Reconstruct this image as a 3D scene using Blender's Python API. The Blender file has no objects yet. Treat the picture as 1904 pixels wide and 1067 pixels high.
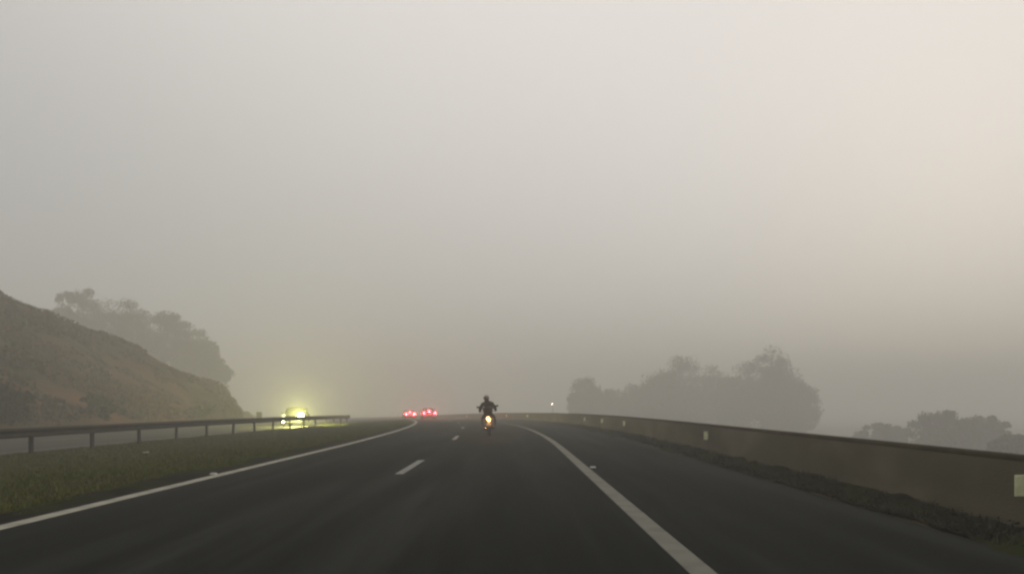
import bpy, bmesh, math, random
import numpy as np
from mathutils import Vector, Matrix, Euler

S = bpy.context.scene
COL = S.collection
R = math.radians
rng = np.random.default_rng(7)
random.seed(7)

# ------------------------------------------------------------------ camera
cam_d = bpy.data.cameras.new("camera")
cam = bpy.data.objects.new("camera", cam_d)
COL.objects.link(cam)
cam.location = (0, 0, 1.35)
cam.rotation_euler = (R(90), 0, 0)
cam_d.sensor_width = 36
cam_d.lens = 29.31
cam_d.shift_y = 0.1148
cam_d.clip_start = 0.1
cam_d.clip_end = 4000
S.camera = cam

# ------------------------------------------------------------------ sky and sun
SUN_AZ, SUN_EL = R(30), R(60)         # azimuth from straight ahead towards the right
sun_dir = Vector((math.sin(SUN_AZ) * math.cos(SUN_EL), math.cos(SUN_AZ) * math.cos(SUN_EL), math.sin(SUN_EL)))
w = bpy.data.worlds.new("World")
S.world = w
w.use_nodes = True
nt = w.node_tree
nt.nodes.clear()
out = nt.nodes.new("ShaderNodeOutputWorld")
bg = nt.nodes.new("ShaderNodeBackground")
sky = nt.nodes.new("ShaderNodeTexSky")
sky.sky_type = 'NISHITA'
sky.sun_disc = False
sky.sun_elevation = R(14)
sky.sun_rotation = SUN_AZ
bg.inputs[1].default_value = 0.1
tc = nt.nodes.new("ShaderNodeTexCoord")
dot = nt.nodes.new("ShaderNodeVectorMath"); dot.operation = 'DOT_PRODUCT'
dot.inputs[1].default_value = sun_dir
mr = nt.nodes.new("ShaderNodeMapRange")
mr.inputs[1].default_value = 0.33; mr.inputs[2].default_value = 0.86
mr.interpolation_type = 'SMOOTHSTEP'
mix = nt.nodes.new("ShaderNodeMix"); mix.data_type = 'RGBA'
mix.inputs[6].default_value = (5.2, 5.15, 5.05, 1)      # cool side of the cloud layer
mix.inputs[7].default_value = (9.9, 9.3, 8.75, 1)    # bright side round the hidden sun
mix2 = nt.nodes.new("ShaderNodeMix"); mix2.data_type = 'RGBA'
mix2.inputs[0].default_value = 0.93
L = nt.links.new
L(tc.outputs['Generated'], dot.inputs[0])
L(dot.outputs['Value'], mr.inputs[0])
L(mr.outputs[0], mix.inputs[0])
L(sky.outputs[0], mix2.inputs[6])
L(mix.outputs[2], mix2.inputs[7])
L(mix2.outputs[2], bg.inputs[0])
L(bg.outputs[0], out.inputs[0])

sun_d = bpy.data.lights.new("sun", 'SUN')
sun_d.energy = 0.5
sun_d.angle = R(25)
sun_d.color = (1, 0.93, 0.82)
sun = bpy.data.objects.new("sun", sun_d)
sun.rotation_euler = (-sun_dir).to_track_quat('-Z', 'Y').to_euler()
COL.objects.link(sun)

S.view_settings.view_transform = 'Standard'
S.view_settings.look = 'None'
S.view_settings.gamma = 1
S.view_settings.exposure = 0
S.view_settings.use_curve_mapping = False
S.cycles.volume_bounces = 3
S.cycles.max_bounces = 6
S.cycles.diffuse_bounces = 2
S.cycles.glossy_bounces = 2
S.cycles.transparent_max_bounces = 8
S.cycles.use_denoising = True
S.cycles.filter_width = 2.5
S.cycles.sample_clamp_indirect = 4

# ------------------------------------------------------------------ helpers
def tag(o, label=None, cat=None, group=None, kind=None):
    if label: o['label'] = label
    if cat: o['category'] = cat
    if group: o['group'] = group
    if kind: o['kind'] = kind
    return o

def empty(name, loc=(0, 0, 0), rz=0.0, **k):
    o = bpy.data.objects.new(name, None)
    o.location = loc
    o.rotation_euler = (0, 0, rz)
    o.empty_display_size = 0.2
    COL.objects.link(o)
    return tag(o, **k)

def link(name, me, mat=None, parent=None, smooth=False, **k):
    if mat is not None and len(me.materials) == 0:
        me.materials.append(mat)
    if smooth:
        me.polygons.foreach_set('use_smooth', np.ones(len(me.polygons), bool))
    o = bpy.data.objects.new(name, me)
    COL.objects.link(o)
    if parent is not None:
        o.parent = parent
    return tag(o, **k)

def mesh_np(name, verts, faces):
    """verts (n,3) array, faces (m,3|4) int array"""
    me = bpy.data.meshes.new(name)
    verts = np.asarray(verts, np.float32)
    faces = np.asarray(faces, np.int32)
    m, k = faces.shape
    me.vertices.add(len(verts)); me.vertices.foreach_set('co', verts.ravel())
    me.loops.add(m * k); me.loops.foreach_set('vertex_index', faces.ravel())
    me.polygons.add(m)
    me.polygons.foreach_set('loop_start', np.arange(0, m * k, k, dtype=np.int32))
    me.polygons.foreach_set('loop_total', np.full(m, k, np.int32))
    me.update(calc_edges=True)
    me.validate()
    return me

def grid_mesh(name, P):
    """P: (a,b,3) array of points"""
    a, b, _ = P.shape
    i = np.arange(a * b).reshape(a, b)
    f = np.stack([i[:-1, :-1], i[:-1, 1:], i[1:, 1:], i[1:, :-1]], -1).reshape(-1, 4)
    return mesh_np(name, P.reshape(-1, 3), f)

class MB:
    def __init__(s): s.v = []; s.f = []
    def add(s, v, f):
        n = len(s.v); s.v += [tuple(p) for p in v]; s.f += [tuple(i + n for i in q) for q in f]; return s
    def box(s, c, d, rot=None, taper=1.0):
        hx, hy, hz = d[0] / 2, d[1] / 2, d[2] / 2
        v = []
        for z, t in ((-hz, 1.0), (hz, taper)):
            for x, y in ((-hx, -hy), (hx, -hy), (hx, hy), (-hx, hy)):
                p = Vector((x * t, y * t, z))
                if rot: p = Euler(rot).to_matrix() @ p
                v.append(p + Vector(c))
        return s.add(v, [(3, 2, 1, 0), (4, 5, 6, 7), (0, 1, 5, 4), (1, 2, 6, 5), (2, 3, 7, 6), (3, 0, 4, 7)])
    def tube(s, pts, rad, n=8, cap=True):
        pts = [Vector(p) for p in pts]
        if not hasattr(rad, '__len__'): rad = [rad] * len(pts)
        rings = []
        up = Vector((0, 0, 1))
        for i, p in enumerate(pts):
            d = (pts[min(i + 1, len(pts) - 1)] - pts[max(i - 1, 0)]).normalized()
            ref = up if abs(d.z) < .9 else Vector((1, 0, 0))
            a = d.cross(ref).normalized(); b = a.cross(d)
            rings.append([p + (a * math.cos(t) + b * math.sin(t)) * rad[i] for t in [2 * math.pi * k / n for k in range(n)]])
        v = [q for r in rings for q in r]
        f = []
        for i in range(len(pts) - 1):
            for k in range(n):
                f.append((i * n + k, i * n + (k + 1) % n, (i + 1) * n + (k + 1) % n, (i + 1) * n + k))
        if cap:
            f.append(tuple(range(n))[::-1]); f.append(tuple(range((len(pts) - 1) * n, len(pts) * n)))
        return s.add(v, f)
    def ball(s, c, r, nu=12, nv=8):
        if not hasattr(r, '__len__'): r = (r, r, r)
        v = [(c[0], c[1], c[2] - r[2])]
        for j in range(1, nv):
            t = -math.pi / 2 + math.pi * j / nv
            for i in range(nu):
                a = 2 * math.pi * i / nu
                v.append((c[0] + r[0] * math.cos(t) * math.cos(a), c[1] + r[1] * math.cos(t) * math.sin(a), c[2] + r[2] * math.sin(t)))
        v.append((c[0], c[1], c[2] + r[2]))
        f = []
        for i in range(nu): f.append((0, 1 + (i + 1) % nu, 1 + i))
        for j in range(nv - 2):
            for i in range(nu):
                a = 1 + j * nu
                f.append((a + i, a + (i + 1) % nu, a + nu + (i + 1) % nu, a + nu + i))
        a = 1 + (nv - 2) * nu; t = len(v) - 1
        for i in range(nu): f.append((a + i, a + (i + 1) % nu, t))
        return s.add(v, f)
    def torus(s, c, Rr, r, axis='x', n=28, m=10, squash=1.0):
        v = []; f = []
        for i in range(n):
            a = 2 * math.pi * i / n
            for j in range(m):
                b = 2 * math.pi * j / m
                q = Rr + r * math.cos(b)
                v.append((c[0] + r * squash * math.sin(b), c[1] + q * math.cos(a), c[2] + q * math.sin(a)))
        for i in range(n):
            for j in range(m):
                f.append((i * m + j, i * m + (j + 1) % m, ((i + 1) % n) * m + (j + 1) % m, ((i + 1) % n) * m + j))
        return s.add(v, f)
    def loft(s, secs, cap=True):
        n = len(secs[0]); v = [p for q in secs for p in q]; f = []
        for i in range(len(secs) - 1):
            for k in range(n):
                f.append((i * n + k, i * n + (k + 1) % n, (i + 1) * n + (k + 1) % n, (i + 1) * n + k))
        if cap:
            f.append(tuple(range(n))[::-1]); f.append(tuple(range((len(secs) - 1) * n, len(secs) * n)))
        return s.add(v, f)
    def build(s, name, mat, parent=None, smooth=False, bevel=0, loc=None, **k):
        me = bpy.data.meshes.new(name)
        me.from_pydata([tuple(p) for p in s.v], [], s.f)
        bm = bmesh.new(); bm.from_mesh(me); bmesh.ops.recalc_face_normals(bm, faces=bm.faces); bm.to_mesh(me); bm.free()
        o = link(name, me, mat, parent, smooth, **k)
        if bevel:
            b = o.modifiers.new('bevel', 'BEVEL'); b.width = bevel; b.segments = 2; b.limit_method = 'ANGLE'
        if loc is not None: o.location = loc
        return o

def vnoise(x, y, sc, seed=0):
    """cheap smooth value noise on arrays"""
    r = np.random.default_rng(seed).random((257, 257))
    u = np.asarray(x) / sc; v = np.asarray(y) / sc
    iu = np.floor(u).astype(int); iv = np.floor(v).astype(int)
    fu = u - iu; fv = v - iv
    fu = fu * fu * (3 - 2 * fu); fv = fv * fv * (3 - 2 * fv)
    a = r[iu % 257, iv % 257]; b = r[(iu + 1) % 257, iv % 257]; c = r[iu % 257, (iv + 1) % 257]; d = r[(iu + 1) % 257, (iv + 1) % 257]
    return (a * (1 - fu) + b * fu) * (1 - fv) + (c * (1 - fu) + d * fu) * fv - .5

def mat(name, base, rough=0.7, metal=0.0, c2=None, scale=5.0, detail=6.0, contrast=(0.35, 0.65), bump=0.0, bscale=None,
        stretch=None, spec=0.5, emit=None, estr=0.0, c3=None, s3=0.4, coat=0.0, clear=0.0):
    m = bpy.data.materials.new(name); m.use_nodes = True
    t = m.node_tree; b = t.nodes['Principled BSDF']
    b.inputs['Base Color'].default_value = (*base, 1)
    b.inputs['Roughness'].default_value = rough
    b.inputs['Metallic'].default_value = metal
    b.inputs['Specular IOR Level'].default_value = spec
    b.inputs['Coat Weight'].default_value = coat
    if clear: b.inputs['Transmission Weight'].default_value = clear
    if emit:
        b.inputs['Emission Color'].default_value = (*emit, 1); b.inputs['Emission Strength'].default_value = estr
    if c2 or bump:
        co = t.nodes.new('ShaderNodeTexCoord')
        mp = t.nodes.new('ShaderNodeMapping')
        if stretch: mp.inputs['Scale'].default_value = stretch
        t.links.new(co.outputs['Object'], mp.inputs[0])
        n = t.nodes.new('ShaderNodeTexNoise'); n.inputs['Scale'].default_value = scale; n.inputs['Detail'].default_value = detail
        t.links.new(mp.outputs[0], n.inputs[0])
        if c2:
            rp = t.nodes.new('ShaderNodeMapRange'); rp.inputs[1].default_value = contrast[0]; rp.inputs[2].default_value = contrast[1]
            t.links.new(n.outputs[0], rp.inputs[0])
            mx = t.nodes.new('ShaderNodeMix'); mx.data_type = 'RGBA'
            mx.inputs[6].default_value = (*base, 1); mx.inputs[7].default_value = (*c2, 1)
            t.links.new(rp.outputs[0], mx.inputs[0])
            res = mx.outputs[2]
            if c3:
                n3 = t.nodes.new('ShaderNodeTexNoise'); n3.inputs['Scale'].default_value = s3; n3.inputs['Detail'].default_value = 4
                t.links.new(mp.outputs[0], n3.inputs[0])
                r3 = t.nodes.new('ShaderNodeMapRange'); r3.inputs[1].default_value = .42; r3.inputs[2].default_value = .62
                t.links.new(n3.outputs[0], r3.inputs[0])
                m3 = t.nodes.new('ShaderNodeMix'); m3.data_type = 'RGBA'; m3.inputs[7].default_value = (*c3, 1)
                t.links.new(r3.outputs[0], m3.inputs[0]); t.links.new(res, m3.inputs[6]); res = m3.outputs[2]
            t.links.new(res, b.inputs['Base Color'])
        if bump:
            nb = t.nodes.new('ShaderNodeTexNoise'); nb.inputs['Scale'].default_value = bscale or scale * 6; nb.inputs['Detail'].default_value = 4
            t.links.new(mp.outputs[0], nb.inputs[0])
            bp = t.nodes.new('ShaderNodeBump'); bp.inputs['Strength'].default_value = bump; bp.inputs['Distance'].default_value = 0.02
            t.links.new(nb.outputs[0], bp.inputs['Height']); t.links.new(bp.outputs[0], b.inputs['Normal'])
    return m

def leafmat(name, a, b_, rough=.7):
    m = bpy.data.materials.new(name); m.use_nodes = True
    t = m.node_tree; b = t.nodes['Principled BSDF']
    b.inputs['Roughness'].default_value = rough; b.inputs['Specular IOR Level'].default_value = .25
    g = t.nodes.new('ShaderNodeNewGeometry')
    mx = t.nodes.new('ShaderNodeMix'); mx.data_type = 'RGBA'
    mx.inputs[6].default_value = (*a, 1); mx.inputs[7].default_value = (*b_, 1)
    t.links.new(g.outputs['Random Per Island'], mx.inputs[0])
    t.links.new(mx.outputs[2], b.inputs['Base Color'])
    return m

# materials
M = {}
M['asphalt'] = mat('asphalt', (.005, .0062, .005), .9, spec=.03, c2=(.021, .0225, .0195), scale=.35, stretch=(2.2, .12, 1), bump=.35, bscale=55, c3=(.007, .008, .0065), s3=.8)
M['asphalt_far'] = mat('asphalt_old', (.03, .029, .022), .85, spec=.1, c2=(.045, .043, .034), scale=.3, stretch=(2, .15, 1), bump=.3, bscale=50)
M['paint'] = mat('road_paint', (.145, .145, .12), .8, spec=.1, c2=(.10, .10, .085), scale=2.5, detail=9, contrast=(.42, .7), bump=.2, bscale=60)
M['paint_left'] = mat('edge_paint', (.30, .29, .24), .8, spec=.1, c2=(.20, .195, .16), scale=2.5, detail=9, contrast=(.42, .7))
M['paint_dash'] = mat('dash_paint', (.17, .17, .15), .8, c2=(.08, .08, .07), scale=9, detail=9, contrast=(.45, .7))
M['soil'] = mat('soil', (.028, .027, .006), .95, spec=.1, c2=(.04, .037, .012), scale=.8, bump=.6, bscale=14, c3=(.045, .034, .017), s3=.25)
M['earth'] = mat('earth', (.105, .050, .028), .95, spec=.05, c2=(.048, .024, .013), scale=.35, detail=9, contrast=(.35, .65), bump=1.0, bscale=3, c3=(.026, .024, .011), s3=.12)
M['dirt'] = mat('dirt', (.006, .005, .003), .98, spec=.03, c2=(.014, .012, .005), scale=3, bump=.9, bscale=25, c3=(.018, .022, .005), s3=.6)
M['concrete'] = mat('concrete', (.140, .122, .086), .9, spec=.1, c2=(.076, .066, .045), scale=1.1, detail=8, contrast=(.35, .7), bump=.35, bscale=30, c3=(.080, .072, .048), s3=.35, stretch=(1, .5, 1.6))
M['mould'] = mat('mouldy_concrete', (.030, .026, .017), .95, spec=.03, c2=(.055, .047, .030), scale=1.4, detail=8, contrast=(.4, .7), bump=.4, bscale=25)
M['rail'] = mat('weathered_steel', (.026, .024, .017), .8, .0, spec=.1, c2=(.042, .034, .024), scale=2.5, contrast=(.45, .7))
M['post'] = mat('weathered_post', (.024, .023, .014), .9, spec=.1, c2=(.036, .031, .02), scale=6)
M['reflector'] = mat('reflective_sheet', (.95, .96, .62), .3, c2=(.8, .82, .5), scale=12)
M['stud'] = mat('stud_plastic', (.42, .42, .37), .5, spec=.4)
M['paper'] = mat('paper', (.26, .26, .20), .8)
M['bark'] = mat('bark', (.06, .05, .04), .9, c2=(.09, .08, .065), scale=4, bump=.8, bscale=12)
M['leaf_a'] = leafmat('leaf_green', (.030, .040, .018), (.075, .080, .038))
M['leaf_b'] = leafmat('leaf_grey_green', (.035, .042, .026), (.085, .088, .055))
M['leaf_c'] = leafmat('leaf_dark', (.015, .024, .012), (.04, .05, .022))
M['blade'] = leafmat('grass_blade', (.042, .052, .0008), (.095, .100, .002))
M['drybrush'] = leafmat('dry_brush', (.034, .017, .009), (.085, .043, .024))
M['greenbrush'] = leafmat('green_brush', (.016, .018, .007), (.038, .038, .016))
M['weed'] = leafmat('weed_blade', (.006, .007, .001), (.03, .028, .006))
M['litter'] = leafmat('leaf_litter', (.003, .0025, .001), (.016, .013, .004))
M['rubber'] = mat('rubber', (.015, .015, .015), .85, c2=(.025, .024, .022), scale=20)
M['blackplastic'] = mat('black_plastic', (.02, .02, .02), .5, c2=(.03, .03, .03), scale=20)
M['chrome'] = mat('chrome', (.5, .5, .5), .2, 1, c2=(.4, .4, .4), scale=20)
M['alloy'] = mat('alloy', (.3, .3, .3), .35, .9, c2=(.24, .24, .24), scale=20)
M['bikepaint'] = mat('bike_paint', (.05, .012, .01), .3, coat=.6, c2=(.06, .016, .012), scale=9)
M['jacket'] = mat('jacket_cloth', (.012, .0095, .010), .9, spec=.1, c2=(.022, .018, .018), scale=9, bump=.6, bscale=40)
M['trousers'] = mat('denim', (.022, .023, .03), .9, c2=(.032, .034, .042), scale=12)
M['helmet'] = mat('helmet_shell', (.035, .03, .03), .25, coat=.7, c2=(.05, .045, .045), scale=6)
M['glass'] = mat('dark_glass', (.02, .022, .025), .08, spec=.8, c2=(.03, .032, .034), scale=3)
M['plate'] = mat('number_plate', (.55, .55, .53), .5, c2=(.5, .5, .48), scale=30)
M['car_silver'] = mat('silver_paint', (.26, .26, .27), .35, .5, coat=.8, c2=(.3, .3, .31), scale=20)
M['car_dark'] = mat('dark_paint', (.03, .03, .035), .3, coat=.8, c2=(.04, .04, .045), scale=20)
M['car_white'] = mat('white_paint', (.5, .5, .48), .35, coat=.8, c2=(.54, .54, .52), scale=20)
M['lamp_red'] = mat('brake_lamp', (.4, .01, .01), .3, emit=(1, .045, .055), estr=20)
M['lamp_warm'] = mat('bike_tail_lamp', (.6, .3, .1), .3, emit=(1, .50, .20), estr=8)
M['lamp_head'] = mat('headlamp', (.9, .9, .7), .2, emit=(1, .97, .55), estr=60)
M['lamp_head_dim'] = mat('headlamp_aimed_away', (.9, .9, .8), .2, emit=(1, 1, .85), estr=30)
M['lamp_soft'] = mat('headlamp_dipped', (.1, .1, .08), .3, emit=(1, 1, .7), estr=.8)
M['car_matte'] = mat('matte_black_paint', (.008, .008, .008), .95, spec=.0, c2=(.012, .012, .012), scale=9)  # black without gloss, so the oncoming car's body catches little headlight glow
M['lamp_street'] = mat('street_bulb', (.9, .8, .6), .3, emit=(1, .8, .6), estr=22)
M['signback'] = mat('sign_back', (.05, .05, .045), .6, .4, c2=(.07, .065, .055), scale=8)
M['galv'] = mat('galvanised', (.14, .14, .13), .55, .6, c2=(.1, .1, .09), scale=8)

# ------------------------------------------------------------------ road geometry
def cx(Y):                      # lateral shift of our carriageway
    Y = np.asarray(Y, float)
    q = np.clip(Y - 25, 0, 205)
    return -.0012 * q * q - .0024 * 205 * np.clip(Y - 230, 0, None)
def cx2(Y):                     # lateral shift of the opposite carriageway and its guardrail
    Y = np.asarray(Y, float)
    q = np.clip(Y - 62, 0, 168)
    return .010 * np.clip(Y - 20, 0, 65) - .0016 * q * q - .0016 * 2 * 168 * np.clip(Y - 230, 0, None)
def zr(Y):                      # the road dips gently away ahead
    Y = np.asarray(Y, float)
    q = np.clip(Y - 30, 0, 130)
    return -.00009 * q * q - .0234 * np.clip(Y - 160, 0, 120)

YS = np.concatenate([np.arange(-60, 0, 6), np.arange(0, 160, 2.0), np.arange(160, 420, 8.0)])
def strip(name, us, zs, m, Ys=YS, shift=cx, dz=0.0, **k):
    P = np.zeros((len(Ys), len(us), 3))
    for j, (u, z) in enumerate(zip(us, zs)):
        P[:, j, 0] = u + shift(Ys); P[:, j, 1] = Ys; P[:, j, 2] = zr(Ys) + z + dz
    return link(name, grid_mesh(name, P), m, **k)

def hill(X, Y):
    X = np.asarray(X, float); Y = np.asarray(Y, float)
    C = np.interp(Y, [-40, 20, 88, 93, 96, 98, 104, 110, 118, 125], [18, 17, 16.6, 15.6, 13.8, 12.0, 9.4, 6.6, 3.8, 1.5])
    C = np.maximum(np.minimum(C, 1.1 * (-X - 30 + 2.2 * vnoise(X, Y, 5, 8) - .3 * np.clip(Y - 95, 0, None))), -.5)
    back = 4 * np.clip((-X - 66) / 12, 0, 1) * np.clip((275 - Y) / 40, 0, 1)
    C = np.maximum(C, back)
    n = vnoise(X, Y, 9, 3) * 2.2 + vnoise(X, Y, 3.5, 4) * .9
    s = .525 * (-29.5 - X + n * .8)
    h = np.where(s < C, s, C - (s - C) * .02)
    t = np.clip((C + 1.2 - s) / 2.4, 0, 1)
    h = np.where(np.abs(s - C) < 1.2, s * t + C * (1 - t) - .25, h)
    return np.maximum(h, -.6) + n * .35 * np.clip(h / 3, 0, 1)

def terrain(X, Y):
    u = X - cx(Y); v = X - cx2(Y)
    z0 = zr(Y)
    right = -3.0 * np.clip((u - 6.6) / 8, 0, 1) - 2.6 * np.clip((X - 15) / 25, 0, 1)
    med = -.36 * np.clip((-u - 6.0) / 7, 0, 1)
    n = vnoise(X, Y, 40, 1) * 2.0 * np.clip((np.abs(X) - 45) / 60, 0, 1)
    g = vnoise(X, Y, 2.2, 5) * .07 * np.clip((-u - 6.5) / 1.5, 0, 1)
    z = z0 + right + med + n + g - .03
    z = np.where((v < -17.2) & (v > -29.5), z0 - .45, z)
    z = np.where((u > -6.0) & (u < 6.4), z0 - .06, z)
    return z

xs = np.unique(np.round(np.concatenate([np.linspace(-1000, -120, 12), np.linspace(-120, -30, 40), np.arange(-30, 22, .7), np.linspace(22, 80, 20), np.linspace(80, 1000, 12)]), 3))
ys = np.unique(np.round(np.concatenate([np.linspace(-120, 0, 12), np.arange(0, 160, 2.0), np.linspace(160, 420, 34), np.linspace(420, 1500, 14)]), 3))
GX, GY = np.meshgrid(xs, ys)
P = np.stack([GX, GY, terrain(GX, GY)], -1)
link('ground', grid_mesh('ground', P), M['soil'], smooth=True, kind='structure')

# hillside
hx = np.arange(-150, -28.4, .75); hy = np.arange(-40, 277, 1.0)
HX, HY = np.meshgrid(hx, hy)
hz = hill(HX, HY) + zr(HY) - .35
edge = np.clip((-HX - 29.5) / 2, 0, 1)
link('hillside', grid_mesh('hillside', np.stack([HX, HY, hz], -1)), M['earth'], smooth=True, kind='structure')

road = strip('road', [-6.05, -2.1, 1.6, 4.6], [0, 0, 0, 0], M['asphalt'], kind='structure')
road2 = strip('opposite_road', [-28.6, -23, -17.6], [-.38, -.38, -.38], M['asphalt_far'], shift=cx2, kind='structure')
Yl = np.concatenate([np.arange(-40, 160, 1.5), np.arange(160, 300, 6.0)])
for u in (-5.62, 1.53):
    o = strip('edge_line', [u - .11, u + .11], [0, 0], M['paint'] if u > 0 else M['paint_left'], Yl, dz=.004, kind='structure'); o.parent = road
for k in range(-2, 16):
    y0 = 16.2 + 16 * k
    o = strip('lane_dash', [-2.28, -2.12], [0, 0], M['paint_dash'], np.linspace(y0, y0 + 4.1, 5), dz=.004, kind='structure'); o.parent = road
for u in (-18.2, -27.6):
    o = strip('edge_line', [u - .08, u + .08], [-.38, -.38], M['paint'], Yl, shift=cx2, dz=.004, kind='structure'); o.parent = road2
for k in range(0, 14):
    y0 = 8 + 16 * k
    o = strip('lane_dash', [-23.0, -22.86], [-.38, -.38], M['paint_dash'], np.linspace(y0, y0 + 4, 4), dz=.004, shift=cx2, kind='structure'); o.parent = road2

# ------------------------------------------------------------------ dirt and leaf litter along the barrier foot
def dirt_strip():
    Y = np.concatenate([np.arange(-10, 70, .15), np.arange(70, 220, 1.0)])
    e = 4.62 + .24 * vnoise(Y, Y * 0, 1.1, 11) * 2 + .16 * vnoise(Y, Y * 0, .35, 12) * 2 + .25 * vnoise(Y, Y * 0, 6, 13)
    fr = np.array([0, .06, .3, .55, .8, 1.0])
    hh = np.array([.0, .018, .05, .06, .05, .08])
    P = np.zeros((len(Y), 6, 3))
    for j in range(6):
        u = e + (5.42 - e) * fr[j]
        P[:, j, 0] = u + cx(Y); P[:, j, 1] = Y
        P[:, j, 2] = zr(Y) + .002 + hh[j] * (1 + 1.3 * vnoise(Y, Y * 0 + j, .5, 14 + j)) - (0.012 if j == 0 else 0)
    link('dirt_verge', grid_mesh('dirt_verge', P), M['dirt'], kind='stuff', label='dark dirt drift between shoulder asphalt and concrete barrier', cat='dirt')
dirt_strip()

def cards(name, pos, size, m, up=0.0, parent=None, **k):
    """many small leaf quads; pos (n,3), size (n,)"""
    n = len(pos)
    a = rng.normal(size=(n, 3)); a /= np.linalg.norm(a, axis=1)[:, None]
    b = rng.normal(size=(n, 3)); b[:, 2] += up
    b -= (b * a).sum(1)[:, None] * a; b /= np.linalg.norm(b, axis=1)[:, None]
    c = np.asarray(size)[:, None]
    v = np.stack([pos - b * c * .5, pos + a * c * .32, pos + b * c * .5, pos - a * c * .32], 1).reshape(-1, 3)
    f = np.arange(4 * n).reshape(-1, 4)
    return link(name, mesh_np(name, v, f), m, parent, **k)

n = 9000
Y = 4 + 66 * rng.random(n) ** 1.5
u = 4.62 + .8 * rng.random(n) ** .8 + rng.normal(size=n) * .06
pos = np.stack([u + cx(Y), Y, zr(Y) + .03 + .09 * rng.random(n) * np.clip((u - 4.5), 0, 1)], 1)
pos = pos[u < 5.42]
nb = 26000
Yb = 3 + 60 * rng.random(nb) ** 1.6
ub = 4.58 + .82 * rng.random(nb) ** .7 + .15 * vnoise(Yb, Yb * 0, .6, 91)
kb = (ub < 5.40) & (vnoise(Yb, ub, .9, 92) > -.2)
Yb, ub = Yb[kb], ub[kb]; nb = len(Yb)
hb = (.03 + .10 * rng.random(nb) ** 2) * (1 + 1.6 * vnoise(Yb, ub, .7, 93)); tb = rng.random(nb) * 6.28
bb = np.stack([ub + cx(Yb), Yb, zr(Yb) + .03], 1); db = np.stack([np.cos(tb), np.sin(tb), 0 * tb], 1) * (.006 * (1 + Yb * .03))[:, None]
tip = bb + np.stack([rng.normal(size=nb) * hb * .6, rng.normal(size=nb) * hb * .6, hb], 1)
link('weeds', mesh_np('weeds', np.stack([bb - db, bb + db, tip], 1).reshape(-1, 3), np.arange(3 * nb).reshape(-1, 3)), M['weed'], kind='stuff', label='short dark weeds growing in the dirt along the barrier', cat='weeds')
cards('leaf_litter', pos, .015 + .035 * rng.random(len(pos)), M['litter'], kind='stuff', label='dead leaves and weeds piled at the foot of the barrier', cat='leaf litter')

# dark soil margin beside the left line
def soil_margin():
    Y = np.concatenate([np.arange(0, 60, .2), np.arange(60, 200, 2.0)])
    e = -6.35 + .22 * vnoise(Y, Y * 0, 1.3, 21) * 2 + .12 * vnoise(Y, Y * 0, .4, 22) * 2
    P = np.zeros((len(Y), 3, 3))
    for j, (uu, z) in enumerate(((e - .1, .0), (-6.12 + 0 * Y, .035), (-5.86 + .03 * vnoise(Y, Y * 0, .4, 23), .004))):
        P[:, j, 0] = uu + cx(Y); P[:, j, 1] = Y; P[:, j, 2] = zr(Y) + z + (.02 * vnoise(Y, Y * 0 + j, .5, 24) if j == 1 else 0)
    link('dirt_margin', grid_mesh('dirt_margin', P), M['dirt'], kind='stuff', label='dark dirt margin between white edge line and grass median', cat='dirt')
soil_margin()

# ------------------------------------------------------------------ grass on the median
def grass():
    n = 190000
    Y = 6 + 84 * rng.random(n) ** 1.7
    ue = -6.25 + .45 * vnoise(Y, Y * 0, 1.3, 21) + .3 * vnoise(Y, Y * 0, .4, 22)
    gl = -17.3 + cx2(Y) - cx(Y)
    u = ue + (gl - ue) * rng.random(n)
    X = u + cx(Y)
    z = terrain(X, Y)
    hgt = (.035 + .06 * rng.random(n)) * (1 + .9 * vnoise(X, Y, 1.5, 31)) * (1 + Y * .006)
    wd = (.006 + .006 * rng.random(n)) * (1 + Y * .04)
    th = rng.random(n) * 2 * np.pi
    lean = rng.normal(size=(n, 2)) * .5 * hgt[:, None]
    d = np.stack([np.cos(th), np.sin(th), 0 * th], 1) * wd[:, None]
    b = np.stack([X, Y, z], 1)
    t = b + np.stack([lean[:, 0], lean[:, 1], hgt], 1)
    v = np.stack([b - d, b + d, t], 1).reshape(-1, 3)
    link('grass', mesh_np('grass', v, np.arange(3 * n).reshape(-1, 3)), M['blade'], kind='stuff',
         label='short olive green grass covering the median', cat='grass')
grass()

# brush on the hillside
def brush(name, n, m, thr, seed, size, lab, dens=1.0):
    X = -31 - 38 * rng.random(n); Y = 35 + 88 * rng.random(n)
    # clumps
    f = vnoise(X, Y, 4, seed) + .5 * vnoise(X, Y, 1.5, seed + 1)
    k = f > thr
    X, Y = X[k], Y[k]; f = f[k]
    z = hill(X, Y) + zr(Y) - .35
    k = z > -.1
    X, Y, z, f = X[k], Y[k], z[k], f[k]
    z = z + rng.random(len(X)) * (.15 + 1.1 * np.clip(f - thr, 0, .6))
    cards(name, np.stack([X, Y, z], 1), size * (.5 + rng.random(len(X))), m, up=.8, kind='stuff', label=lab, cat='undergrowth')
brush('undergrowth', 110000, M['drybrush'], -.15, 41, .30, 'dry brown scrub growing over the cut slope')
brush('ground_cover', 60000, M['greenbrush'], .12, 51, .34, 'patches of green weeds on the cut slope')

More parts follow.
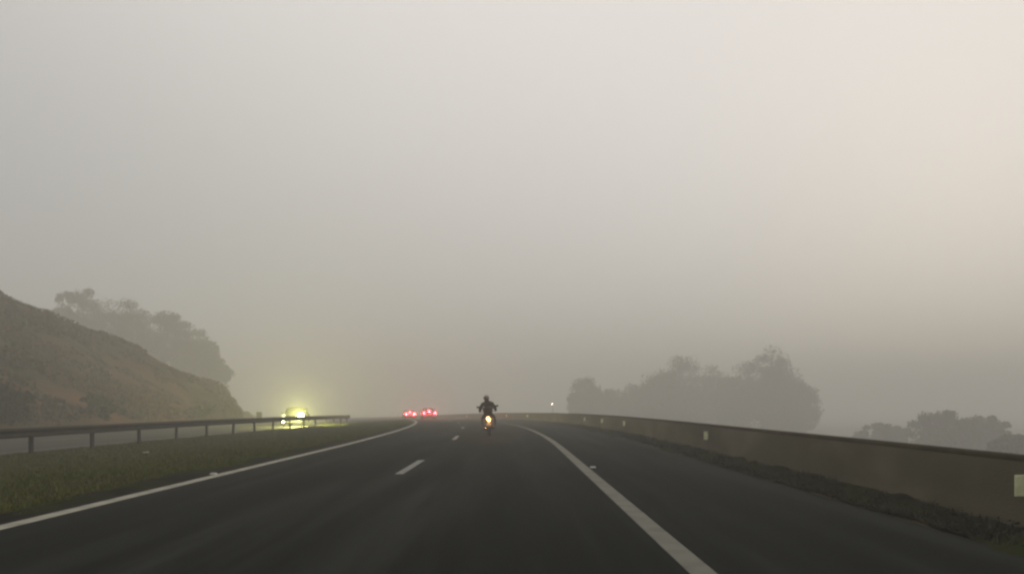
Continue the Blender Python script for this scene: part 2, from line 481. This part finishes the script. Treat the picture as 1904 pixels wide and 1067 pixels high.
# ------------------------------------------------------------------ concrete barrier
def barrier():
    root = empty('concrete_barrier', (5.4, 20, 0), label='long concrete barrier wall along the right shoulder', cat='barrier')
    Y = np.concatenate([np.arange(-12, 0, 2), np.arange(0, 160, 1.0), np.arange(160, 330, 5.0)])
    prof = [(5.40, -.25), (5.40, .08), (5.45, .26), (5.51, .74), (5.525, .785), (5.55, .80), (5.72, .80), (5.745, .785), (5.76, .74), (5.86, .2), (5.9, -.9)]
    P = np.zeros((len(Y), len(prof), 3))
    for j, (u, z) in enumerate(prof):
        wob = .006 * vnoise(Y, Y * 0, 5, 61) * 2
        P[:, j, 0] = u + cx(Y) + wob - 5.4; P[:, j, 1] = Y - 20; P[:, j, 2] = zr(Y) + z + (.010 * vnoise(Y, Y * 0, 7, 62) * 2 if z > .5 else 0)
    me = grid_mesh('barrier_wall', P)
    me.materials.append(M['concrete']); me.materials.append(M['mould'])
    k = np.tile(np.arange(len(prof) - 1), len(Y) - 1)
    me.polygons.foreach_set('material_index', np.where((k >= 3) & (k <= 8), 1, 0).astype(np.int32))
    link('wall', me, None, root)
    # delineator blades facing the traffic
    first = None
    for y in (8.87, 23.25, 38.6, 45.4, 52.0, 82, 96, 112, 126):
        g = -math.atan(float(cx(y + 1) - cx(y - 1)) / 2)
        x = 5.47 + float(cx(y)); z = float(zr(y)) + .49
        mb = MB(); mb.box((0, 0, 0), (.115, .012, .225)).box((.05, .02, 0), (.03, .03, .10))
        o = mb.build('reflector', M['reflector'], root, bevel=.004)
        o.location = (x - .065 - 5.4, y - 20, z); o.rotation_euler = (0, 0, -g)
barrier()

# ------------------------------------------------------------------ guardrail
def guardrail():
    root = empty('guardrail', (-16.6, 20, -.4), label='dark steel guardrail on posts along the grass median', cat='guardrail')
    Y = np.arange(0.0, 85, .5)
    # W-beam cross-section (x offset towards our side, z)
    prof = [(.0, -.155), (.03, -.15), (.08, -.11), (.08, -.06), (.02, -.02), (.02, .02), (.08, .06), (.08, .11), (.03, .15), (.0, .155)]
    def beam(sgn):
        P = np.zeros((len(Y), len(prof), 3))
        for j, (a, z) in enumerate(prof):
            P[:, j, 0] = -16.6 + cx2(Y) + sgn * (.10 + a) + 16.6
            P[:, j, 1] = Y - 20
            P[:, j, 2] = zr(Y) - .36 + .77 + z + .4 + .008 * vnoise(Y, Y * 0, 6, 71)
        o = link('rail', grid_mesh('rail', P), M['rail'], root)
        s = o.modifiers.new('s', 'SOLIDIFY'); s.thickness = .006
    beam(1); beam(-1)
    me = None
    for k in range(22):
        y = .7 + 4.0 * k + random.uniform(-.12, .12)
        x = -16.6 + float(cx2(y)); z = float(zr(y)) - .36
        if me is None:
            mb = MB(); mb.box((0, 0, .33), (.09, .17, 1.20)).box((.05, .0, .77), (.10, .10, .26)).box((-.05, 0, .77), (.10, .10, .26))
            o = mb.build('post', M['post'], root, bevel=.005); me = o.data
        else:
            o = o0.copy(); COL.objects.link(o); o.parent = root
        if k == 0: o0 = o
        o.location = (x + 16.6, y - 20, z + .4); o.rotation_euler = (random.uniform(-.04, .04), random.uniform(-.03, .03), random.uniform(-.1, .1))
    # flared end
    mb = MB(); y = 85.2; x = float(cx2(84)) ; z = float(zr(85)) + .81
    mb.box((x, y - 20, z), (.30, .22, .32)); mb.build('end_cap', M['rail'], root, bevel=.03)
guardrail()

# ------------------------------------------------------------------ small things on and beside the road
def stud(x, y, lab, s=1.0):
    mb = MB(); mb.box((0, 0, .012), (.12 * s, .11 * s, .024 * s), taper=.7)
    o = mb.build('road_stud', M['stud'], smooth=False, bevel=.003, loc=(x + float(cx(y)), y, float(zr(y)) + .002))
    tag(o, lab, 'road stud', 'reflective studs beside the edge lines')
stud(1.74, 17.9, 'white reflective road stud on the shoulder beside the right edge line', 1.1)
stud(-5.80, 16.2, 'white reflective road stud against the left edge line near the grass', 1.1)
mb = MB(); mb.box((0, 0, .01), (.16, .09, .006), rot=(.25, .1, .4)); mb.box((.07, .03, .02), (.08, .07, .006), rot=(.6, .5, .1))
tag(mb.build('paper_scrap', M['paper'], loc=(-12.75, 29.0, float(terrain(np.array([-12.75]), np.array([29.0]))[0]) + .08)), 'pale scrap of paper lying on the median grass', 'litter')

def road_sign():
    y, x = 70.0, -21.2
    x = (482 - 952) / 1550 * 92; y = 92.0
    z = float(zr(y)) - .4
    r = empty('road_sign', (x, y, z), R(8), label='small dark roadside sign on a post at the foot of the slope', cat='sign')
    MB().tube([(0, .03, -.3), (0, .03, 1.25)], .035).build('post', M['galv'], r)
    MB().box((0, 0, .92), (.60, .02, .72)).build('sign_panel', M['signback'], r, bevel=.004)
road_sign()

def street_lamp():
    x, y = 8.9, 182.0
    z = -4.5
    r = empty('street_lamp', (x, y, z), R(170), label='single lit street lamp far behind the barrier, left of the trees', cat='street lamp')
    MB().tube([(0, 0, 0), (0, 0, 4), (0, .0, 5.6), (0, .35, 6.0), (0, .9, 6.12)], [.06, .05, .04, .03, .025]).build('pole', M['galv'], r)
    h = MB().box((0, 1.05, 6.1), (.2, .5, .1)).build('lamp_head', M['galv'], r, bevel=.02)
    MB().ball((0, 1.1, 6.03), (.13, .2, .08)).build('bulb', M['lamp_street'], h)
street_lamp()

# ------------------------------------------------------------------ trees
def tree(name, x, y, zbase, ztop, hw, cb, leafm, lab, cat='tree', nclump=34, nleaf=190, lsize=.34, shape='round', grp=None, seed=0):
    """cb: height of the crown's bottom above the base"""
    g = np.random.default_rng(seed + 100)
    r = empty(name, (x, y, zbase), label=lab, cat=cat, group=grp)
    Ht = ztop - zbase
    mb = MB()
    lean = g.normal(size=2) * .04 * Ht
    pts = [(0, 0, -.3), (lean[0] * .3, lean[1] * .3, Ht * .3), (lean[0], lean[1], Ht * .75)]
    r0 = .035 * Ht ** .9 + .05
    mb.tube(pts, [r0, r0 * .75, r0 * .25], 8)
    cz = (cb + Ht) / 2; hh = (Ht - cb) / 2
    P = []; W = []
    for i in range(nclump):
        d = g.normal(size=3); d /= np.linalg.norm(d)
        q = (.35 + .62 * g.random() ** .5)
        px, py, pz = d[0] * hw * q, d[1] * hw * q, d[2] * hh * q
        t = (pz + hh) / (2 * hh)
        if shape == 'cone':
            s = 1.15 - .95 * t; px *= s; py *= s
        elif shape == 'wide':
            s = .75 + .5 * t; px *= s; py *= s
        elif shape == 'flat':
            pz = abs(pz)
        c = np.array([px + lean[0] * .7, py + lean[1] * .7, cz + pz])
        rad = (.13 + .15 * g.random()) * min(hw * 1.5, hh * 1.4) * (.7 if shape == 'cone' and t > .6 else 1)
        k = int(nleaf * (.6 + .8 * g.random()))
        v = g.normal(size=(k, 3)); v /= np.linalg.norm(v, axis=1)[:, None]
        v *= (g.random(k) ** .45)[:, None] * rad * np.array([1.15, 1.15, .8])
        P.append(c + v)
        if i % 3 == 0:
            h0 = max(.25 * Ht, min(c[2] - .3, Ht * .6) * .8)
            f = h0 / (Ht * .75)
            mb.tube([(lean[0] * f, lean[1] * f, h0), ((c[0] + lean[0] * f) / 2, (c[1] + lean[1] * f) / 2, (h0 + c[2]) / 2 + .1), tuple(c)], [r0 * .4, r0 * .28, r0 * .08], 5)
    P = np.concatenate(P)
    zm = np.quantile(P[:, 2], .995); P[:, 2] = cb + (P[:, 2] - cb) * (Ht - cb) / (zm - cb)
    mb.build('trunk', M['bark'], r, smooth=True)
    cards('crown', P, lsize * (.6 + .8 * g.random(len(P))), leafm, parent=r)
    return r

tr = 'trees in the mist beyond the barrier'
RT = [
 (11.8, 130, 5.3, 2.6, 'round', 'narrow pointed tree at the left end of the misty row beyond the barrier'),
 (10.9, 128, 3.0, 2.3, 'round', 'low bush-like tree, leftmost in the misty row beyond the barrier'),
 (14.8, 128, 3.4, 3.0, 'round', 'low rounded tree right of the narrow pointed one in the mist'),
 (19.3, 127, 4.2, 3.6, 'round', 'low tree filling the dip before the tall central clump in the mist'),
 (22.8, 126, 6.2, 3.8, 'round', 'sloping left shoulder tree of the central misty clump'),
 (26.0, 128, 8.4, 4.3, 'wide', 'tallest tree of the central misty clump with a small peak on top'),
 (31.0, 130, 6.9, 4.0, 'round', 'rounded tree on the right side of the central misty clump'),
 (32.6, 122, 5.2, 3.2, 'round', 'lower tree between the central clump and the tall right crown'),
 (35.8, 120, 8.8, 3.8, 'wide', 'tall broad crown rising highest at the right end of the misty row'),
 (38.6, 121, 6.2, 3.8, 'round', 'tree on the sloping right side of the tallest misty crown'),
 (41.6, 121, 4.0, 2.5, 'round', 'small tree ending the misty row on the right'),
]
for i, (x, y, top, hw, shp, lab) in enumerate(RT):
    q = 2.05; x, y, hw = x * q, y * q, hw * q; top = 1.35 + (top - 1.35) * q
    zb = -9.3
    tree('broad_tree', x, y, zb, top, hw, 1.4, M['leaf_b'], lab, shape=shp, grp=tr, seed=i, nclump=95, nleaf=170, lsize=.55)
FR = [
 (50.5, 97, .45, 3.6, -5.6, 'misty round shrub-tree above the barrier near the right edge of the view'),
 (54.8, 97, -.15, 3.0, -5.6, 'lower misty tree just right of the round one near the right edge'),
 (48.0, 108, -1.2, 4.0, -5.8, 'very faint low tree left of the round one near the right edge'),
 (43.0, 71, -1.35, 2.0, -5.4, 'darker bush just above the barrier at the extreme right edge'),
]
for i, (x, y, top, hw, zb, lab) in enumerate(FR):
    q = 1.6; x, y, hw = x * q, y * q, hw * q; top = 1.35 + (top - 1.35) * q; zb = -8.8
    tree('roadside_tree', x, y, zb, top, hw, .8, M['leaf_b'], lab, grp='low trees at the right edge', seed=20 + i, nclump=70, nleaf=190, lsize=.5)
LT = [
 (-56.2, 108, 16.6, 2.4, 'round', 10.5, 'thin tree with a small flat crown leaning out above the slope'),
 (-53.6, 109, 15.2, 3.6, 'round', 4, 'leftmost full tree in the misty group behind the cut slope'),
 (-50.0, 111, 15.1, 3.8, 'round', 4, 'tall tree second from the left behind the cut slope'),
 (-46.6, 112, 14.0, 3.6, 'wide', 4, 'middle tree of the misty group behind the cut slope'),
 (-43.6, 112, 12.7, 3.3, 'round', 3, 'fourth tree stepping down behind the cut slope'),
 (-41.2, 111, 10.4, 2.7, 'round', 2.5, 'fifth shorter tree in the misty group behind the cut slope'),
 (-39.2, 110, 7.8, 2.0, 'round', 1.5, 'shortest tree ending the misty group at the low end of the slope'),
]
for i, (x, y, top, hw, shp, cb, lab) in enumerate(LT):
    q = 1.9; x, y, hw = x * q, y * q, hw * q; top = 1.35 + (top - .3 - 1.35) * q; cb *= q
    zb = float(hill(np.array([x]), np.array([y]))[0] + zr(y)) - .5
    tree('slope_tree', x, y, zb, top, hw, max(cb - zb, .8) , M['leaf_b'], lab, shape=shp, grp='trees behind the cut slope', seed=40 + i,
         nclump=30 if i == 0 else 50, nleaf=150 if i == 0 else 220, lsize=.5)
# shrubs at the foot of the slope
for i, (x, y, h, hw, lab) in enumerate([
  (-31.2, 62.5, 1.9, 1.5, 'dark green bush at the foot of the slope behind the guardrail'),
  (-31.0, 50.5, 2.6, 1.3, 'dark tall bush at the foot of the slope at the left edge'),
  (-31.4, 84.0, 1.2, 1.8, 'low green bush near the far end of the slope foot')]):
    zb = float(zr(y)) - .1
    tree('bush', x, y, zb, zb + h + .3, hw, .1, M['leaf_c'], lab, cat='bush', seed=60 + i, nclump=22, nleaf=150, lsize=.2, grp='bushes at the slope foot')
# faint distant trees where the road bends away
for i, (x, y, top, hw) in enumerate([]):
    lab = ['leftmost faint distant tree beyond the bend', 'second faint distant tree beyond the bend, left of the brake lights',
           'faint distant tree above the brake lights beyond the bend', 'faint distant low tree behind the motorcyclist', 'faint distant tree right of the motorcyclist beyond the barrier'][i]
    tree('distant_tree', x, y, -8.5, top, hw, 1, M['leaf_b'], lab, grp='faint distant trees beyond the bend', seed=80 + i, nclump=40, nleaf=150, lsize=.55)

# ------------------------------------------------------------------ point lamps
def glow(name, loc, power, color, parent, rad=.06):
    d = bpy.data.lights.new(name, 'POINT'); d.energy = power; d.color = color; d.shadow_soft_size = rad
    o = bpy.data.objects.new(name, d); COL.objects.link(o); o.parent = parent; o.location = loc
    return o

# ------------------------------------------------------------------ cars
def car(name, x, y, z, rz, paint, lab, front=False, grp=None):
    r = empty(name, (x, y, z), rz, label=lab, cat='car', group=grp)
    W = .86
    # y, half width, belt z, sill z
    st = [(-2.15, .70, .78, .42), (-2.08, .80, .93, .30), (-1.7, .85, .98, .24), (-1.2, W, .96, .22), (0, W, .93, .2), (1.0, W, .90, .2),
          (1.35, .85, .86, .22), (1.85, .82, .76, .24), (2.08, .74, .66, .30), (2.15, .62, .58, .38)]
    secs = []
    for yy, hw, zb, zs in st:
        h = [(hw * .86, zs), (hw * .97, zs + .08), (hw, zs + (zb - zs) * .45), (hw * .985, zs + (zb - zs) * .75), (hw * .93, zb - .03), (hw * .80, zb)]
        secs.append([(a, yy, b) for a, b in h] + [(-a, yy, b) for a, b in reversed(h)])
    mb = MB(); mb.loft(secs)
    # cabin shell
    cab = []
    for yy, hb, zb, ht, zt in ((-1.55, .66, .95, .60, .97), (-1.0, .76, .93, .60, 1.36), (-.75, .78, .93, .60, 1.43), (-.1, .78, .92, .61, 1.46), (.35, .78, .91, .60, 1.42), (.55, .77, .90, .58, 1.34), (1.2, .68, .86, .60, .90)):
        cab.append([(hb, yy, zb), (hb * .97 + .0, yy, zb + (zt - zb) * .4), (ht + .04, yy, zb + (zt - zb) * .85), (ht * .8, yy, zt), (-ht * .8, yy, zt), (-ht - .04, yy, zb + (zt - zb) * .85), (-hb * .97, yy, zb + (zt - zb) * .4), (-hb, yy, zb)])
    mb.loft(cab)
    mb.build('body', paint, r, smooth=True)
    # glass
    GL = M['glass'] if not front else M['car_matte']  # oncoming car's windows blacked out too, against its own headlight glow
    def quad(nm, pts, off):
        m = MB(); a = [Vector(p) for p in pts]; n_ = (a[1] - a[0]).cross(a[2] - a[1]).normalized()
        v = [p + n_ * off for p in a] + [p - n_ * .004 for p in a]
        m.add(v, [(0, 1, 2, 3), (7, 6, 5, 4), (0, 4, 5, 1), (1, 5, 6, 2), (2, 6, 7, 3), (3, 7, 4, 0)])
        return m.build(nm, GL, r)
    quad('rear_window', [(-.60, -1.50, 1.01), (.60, -1.50, 1.01), (.50, -1.04, 1.33), (-.50, -1.04, 1.33)], .02)
    quad('windshield', [(.60, 1.14, .97), (-.60, 1.14, .97), (-.50, .60, 1.31), (.50, .60, 1.31)], .03)
    for s in (-1, 1):
        pts = [(s * .775, -1.0, .97), (s * .775, .75, .95), (s * .645, .42, 1.33), (s * .645, -.85, 1.36)]
        if s < 0: pts = pts[::-1]
        quad('side_window', pts, .025)
        MB().box((s * .93, .62, 1.0), (.16, .08, .11)).build('mirror', paint, r, bevel=.02)
        for yy in (-1.3, 1.32):
            wh = empty('wheel', (s * .76, yy, .31)); wh.parent = r
            MB().torus((0, 0, 0), .225, .085, squash=1.1).build('tyre', M['rubber'], wh, smooth=True)
            MB().tube([(-.07, 0, 0), (.07, 0, 0)], .16, 16).tube([(-.08, 0, 0), (.08, 0, 0)], .05, 8).build('rim', M['alloy'], wh)
        t = MB().box((s * .66, -2.09, .84), (.24, .10, .16)).build('taillight', M['lamp_red'] if not front else M['bikepaint'], r, bevel=.02)
        if not front:
            glow('taillight_glow', (s * .66, -2.26, .84), 420, (1, .04, .06), r)
        hl = MB().box((s * .62, 2.07, .62), (.26, .12, .13)).ball((s * .62, 2.12, .62), (.11, .06, .07))
        if front:
            hl = MB().box((s * .66, 2.10, .80), (.20, .14, .14)).ball((s * .66, 2.16, .83), (.21, .08, .16) if s < 0 else (.10, .06, .08))
            MB().ball((s * .66, 2.20, .34), (.07, .05, .05)).build('fog_light', M['lamp_head_dim'] if s > 0 else M['chrome'], r)
        hl.build('headlight', (M['lamp_head'] if s < 0 else M['lamp_soft']) if front else M['chrome'], r)
    MB().box((0, -2.15, .45), (1.45, .10, .20)).build('rear_bumper', M['blackplastic'], r, bevel=.03)
    MB().box((0, -2.17, .70), (.40, .02, .13)).build('number_plate', M['plate'], r)
    MB().box((0, 2.14, .40), (1.35, .12, .20)).build('front_bumper', M['blackplastic'], r, bevel=.03)
    MB().box((0, 2.16, .60), (.70, .03, .10)).build('grille', M['blackplastic'], r)
    if not front:
        MB().box((0, -1.50, 1.08), (.34, .06, .06)).build('brake_light', M['lamp_red'], r, bevel=.01)
        glow('brake_light_glow', (0, -1.66, 1.10), 300, (1, .04, .06), r)
    else:
        g_ = glow('headlight_glow', (-.66, 3.3, .92), 6500, (1, .98, .30), r, .08)
    return r

def on_road(y): return float(zr(y))
car('sedan', -10.25, 102, on_road(102) + .01, math.atan(.0024 * (102 - 25)), M['car_dark'], 'dark sedan with three red brake lights lit, the nearer and right-hand one of two', grp='cars braking at the bend')
car('sedan', -15.85, 128, on_road(128) + .01, math.atan(.0024 * (128 - 25)), M['car_silver'], 'farther sedan with red brake lights lit, on the left beside the grass', grp='cars braking at the bend')
oc = car('oncoming_car', -19.4, 75.0, on_road(74) - .37, math.pi + .10, M['car_matte'], 'oncoming car with glaring yellow headlights behind the guardrail', front=True)
oc.scale = (1.14, 1.1, 1.16)

# ------------------------------------------------------------------ motorcycle and rider
LEAN = R(-4.5)
bx_, by_ = -.98, 36.7
bike = empty('motorcycle', (bx_, by_, on_road(by_)), 0, label='motorcycle with glowing tail light ridden in the right lane', cat='motorcycle')
bike.rotation_euler = (0, LEAN, .03)
def wheel(y, rr, rw):
    wh = empty('wheel', (0, y, rr)); wh.parent = bike
    MB().torus((0, 0, 0), rr - rw, rw, n=32, m=10, squash=1.0).build('tyre', M['rubber'], wh, smooth=True)
    mb = MB(); mb.torus((0, 0, 0), rr - 2 * rw, .018, n=32, m=6, squash=2.2).tube([(-.05, 0, 0), (.05, 0, 0)], .05, 12)
    for k in range(6):
        a = k * math.pi / 3
        mb.tube([(0, 0, 0), (0, (rr - 2 * rw) * math.cos(a), (rr - 2 * rw) * math.sin(a))], .012, 5)
    mb.build('rim', M['alloy'], wh)
    MB().tube([(-.058, 0, 0), (-.064, 0, 0)], .12, 20).build('brake_disc', M['chrome'], wh)
wheel(-.68, .31, .065); wheel(.68, .31, .055)
mb = MB()
mb.tube([(0, .50, .95), (0, .15, .72), (0, -.3, .70), (0, -.78, .80)], [.03, .035, .03, .025])
mb.tube([(0, .48, .88), (0, .30, .42), (0, -.15, .36), (0, -.25, .68)], .028)
for s in (-1, 1): mb.tube([(s * .06, -.2, .42), (s * .10, -.68, .31)], .022); mb.tube([(s * .10, -.62, .36), (s * .10, -.42, .70)], .025)
mb.build('frame', M['blackplastic'], bike)
mb = MB(); mb.box((0, .12, .42), (.26, .34, .26)).box((0, .22, .60), (.20, .22, .20), rot=(-.3, 0, 0)).tube([(-.20, .10, .40), (.20, .10, .40)], .10, 14)
mb.build('engine', M['alloy'], bike, bevel=.02)
mb = MB(); mb.loft([[(a * w_, y_, z_ + b * h_) for a, b in ((-.6, -1), (.6, -1), (1, 0), (.7, .8), (0, 1), (-.7, .8), (-1, 0))] for y_, w_, z_, h_ in ((-.10, .08, .82, .06), (.0, .13, .86, .10), (.2, .16, .90, .13), (.38, .13, .92, .11), (.46, .06, .92, .05))])
mb.build('fuel_tank', M['bikepaint'], bike, smooth=True)
mb = MB(); mb.loft([[(a * w_, y_, z_ + b * .045) for a, b in ((-.8, -1), (.8, -1), (1, 0), (.85, .9), (0, 1), (-.85, .9), (-1, 0))] for y_, w_, z_ in ((-.82, .08, .86), (-.7, .12, .85), (-.4, .15, .81), (-.1, .13, .80), (.0, .08, .82))])
mb.build('seat', M['blackplastic'], bike, smooth=True)
mb = MB(); mb.loft([[(a * w_, y_, z_ + b * h_) for a, b in ((-.6, -1), (.6, -1), (1, 0), (.8, .9), (-.8, .9), (-1, 0))] for y_, w_, z_, h_ in ((-.92, .10, .76, .07), (-.75, .15, .75, .08), (-.4, .17, .70, .10), (-.1, .13, .68, .08))])
mb.build('tail_fairing', M['bikepaint'], bike, smooth=True)
for s in (-1, 1):
    MB().box((s * .215, -.52, .56), (.09, .44, .30), taper=.92).build('side_case', M['blackplastic'], bike, bevel=.025)
mb = MB(); a_ = [R(t) for t in range(20, 150, 12)]
mb.loft([[(xx, -.68 - .36 * math.cos(t) * 1.0 if False else -.68 + .37 * math.cos(math.pi - t), .31 + .37 * math.sin(t)) for xx in (-.075, .075)] + [(xx, -.68 + .385 * math.cos(math.pi - t), .31 + .385 * math.sin(t)) for xx in (.075, -.075)] for t in a_])
mb.build('rear_fender', M['blackplastic'], bike)
mb = MB(); mb.loft([[(xx, .68 + .36 * math.cos(t), .31 + .36 * math.sin(t)) for xx in (-.06, .06)] + [(xx, .68 + .372 * math.cos(t), .31 + .372 * math.sin(t)) for xx in (.06, -.06)] for t in [R(q) for q in range(20, 150, 12)]])
mb.build('front_fender', M['bikepaint'], bike)
MB().box((0, -1.03, .50), (.18, .012, .14), rot=(.2, 0, 0)).build('number_plate', M['plate'], bike)
# tail lamp: tall lens set in the tail
mb = MB(); mb.loft([[(-.03, -.99, .64), (.075, -.99, .64), (.075, -.93, .64), (-.03, -.93, .64)],
                    [(-.055, -1.0, .70), (.075, -1.0, .70), (.075, -.93, .70), (-.055, -.93, .70)],
                    [(-.09, -.99, .79), (.04, -.99, .79), (.04, -.93, .79), (-.09, -.93, .79)],
                    [(-.05, -.98, .83), (.02, -.98, .83), (.02, -.94, .83), (-.05, -.94, .83)]])
mb.build('tail_light', M['lamp_warm'], bike, bevel=.01)
glow('tail_light_glow', (0, -1.10, .78), 32, (1, .42, .12), bike, .05)
for s in (-1, 1):
    MB().ball((s * .20, -.90, .74), (.035, .04, .03)).tube([(s * .08, -.90, .74), (s * .18, -.90, .74)], .01).build('indicator', M['blackplastic'], bike, smooth=True)
    MB().tube([(s * .07, .50, .98), (s * .07, .68, .31)], [.03, .025]).build('fork', M['chrome'], bike)
    MB().tube([(s * .13, .20, .30), (s * .16, -.2, .27), (s * .17, -.5, .30), (s * .19, -.85, .38)], [.025, .03, .045, .05], 10).build('exhaust', M['chrome'], bike, smooth=True)
    MB().tube([(s * .12, -.12, .34), (s * .30, -.12, .33)], .015).build('footpeg', M['rubber'], bike)
    mi = MB().tube([(s * .30, .46, 1.06), (s * .36, .44, 1.16), (s * .40, .44, 1.24)], .009).build('mirror', M['blackplastic'], bike)
    MB().box((s * .42, .44, 1.275), (.13, .03, .085), rot=(0, -s * .15, 0)).build('mirror_glass', M['glass'], mi, bevel=.01)
MB().tube([(-.39, .38, 1.05), (-.22, .46, 1.06), (-.08, .50, 1.0), (.08, .50, 1.0), (.22, .46, 1.06), (.39, .38, 1.05)], .014).build('handlebar', M['chrome'], bike)
hd = MB().ball((0, .66, .88), (.11, .09, .11)).build('headlight', M['chrome'], bike, smooth=True)
MB().box((0, .60, 1.08), (.30, .02, .22), rot=(-.5, 0, 0)).build('windscreen', M['glass'], bike, bevel=.02)

# rider : one continuous skinned body
rider = empty('person', (bx_, by_, on_road(by_)), 0, label='rider in dark jacket and helmet sitting astride the motorcycle', cat='person')
rider.rotation_euler = (0, LEAN, .03)
def skin_mesh(name, verts, edges, rads, m, parent, root_i=0, sub=2, mats=None):
    me = bpy.data.meshes.new(name); me.from_pydata(verts, edges, [])
    o = link(name, me, m, parent)
    bm = bmesh.new(); bm.from_mesh(me); lay = bm.verts.layers.skin.verify(); bm.verts.ensure_lookup_table()
    for i, v in enumerate(bm.verts):
        rr = rads[i]; v[lay].radius = rr if isinstance(rr, tuple) else (rr, rr); v[lay].use_root = (i == root_i)
    bm.to_mesh(me); bm.free()
    sk = o.modifiers.new('skin', 'SKIN'); sk.use_smooth_shade = True; sk.branch_smoothing = .4
    sb = o.modifiers.new('sub', 'SUBSURF'); sb.levels = sub; sb.render_levels = sub
    return o
V = []; E = []; Rd = []
def nv(p, r, par=None):
    V.append(p); Rd.append(r); i = len(V) - 1
    if par is not None: E.append((par, i))
    return i
pel = nv((0, -.28, .95), (.21, .16))
wst = nv((0, -.26, 1.10), (.27, .16), pel)
chs = nv((-.01, -.20, 1.28), (.30, .18), wst)
uch = nv((-.01, -.15, 1.43), (.20, .14), chs)
nck = nv((-.015, -.12, 1.53), .085, uch)
hed = nv((-.02, -.09, 1.62), .085, nck)
for s in (-1, 1):
    sh = nv((s * .21, -.13, 1.39), .10, uch)
    el = nv((s * .335, .02, 1.16), .075, sh)
    fa = nv((s * .35, .18, 1.11), .06, el)
    wr = nv((s * .345, .32, 1.08), .036, fa)
    pm = nv((s * .335, .375, 1.085), (.042, .026), wr)
    hp = nv((s * .10, -.24, .90), .115, pel)
    kn = nv((s * .25, .18, .80), .072, hp)
    cf = nv((s * .27, .02, .58), .066, kn)
    an = nv((s * .25, -.10, .42), .045, cf)
    to = nv((s * .26, .06, .37), .042, an)
    # fingers curled over the grip, thumb under it
    for j in range(4):
        ox = s * (.375 - .022 * j)
        ln = (.030, .034, .032, .026)[3 - j]
        a = nv((ox, .400, 1.083), .010, pm)
        b = nv((ox, .415 + ln * .2, 1.062), .009, a)
        nv((ox, .395, 1.040), .008, b)
    t1 = nv((s * .305, .365, 1.065), .011, pm)
    nv((s * .300, .385, 1.042), .010, t1)
body = skin_mesh('body', V, E, Rd, M['jacket'], rider)
mb = MB(); mb.ball((-.02, -.07, 1.655), (.125, .15, .14), 20, 14).box((-.02, .05, 1.58), (.17, .10, .09))
mb.build('helmet', M['helmet'], rider, smooth=True)
MB().box((-.02, .068, 1.665), (.17, .03, .085)).build('visor', M['glass'], rider, bevel=.015)
for s in (-1, 1):
    MB().box((s * .26, .01, .355), (.10, .28, .09), rot=(.1, 0, 0)).box((s * .25, -.09, .44), (.10, .11, .16)).build('boot', M['blackplastic'], rider, bevel=.03)

# ------------------------------------------------------------------ haze
def haze():
    mb = MB(); mb.box((0, 400, 8.9), (2300, 2500, 43.8))
    m = bpy.data.materials.new('haze'); m.use_nodes = True
    t = m.node_tree; t.nodes.clear()
    o_ = t.nodes.new('ShaderNodeOutputMaterial'); v = t.nodes.new('ShaderNodeVolumePrincipled')
    v.inputs['Color'].default_value = (.865, .857, .818, 1)
    v.inputs['Density'].default_value = 0.0052
    v.inputs['Anisotropy'].default_value = 0.05
    t.links.new(v.outputs[0], o_.inputs['Volume'])
    h = mb.build('haze', m, kind='stuff', label='dense grey morning fog filling the whole scene', cat='fog')
haze()
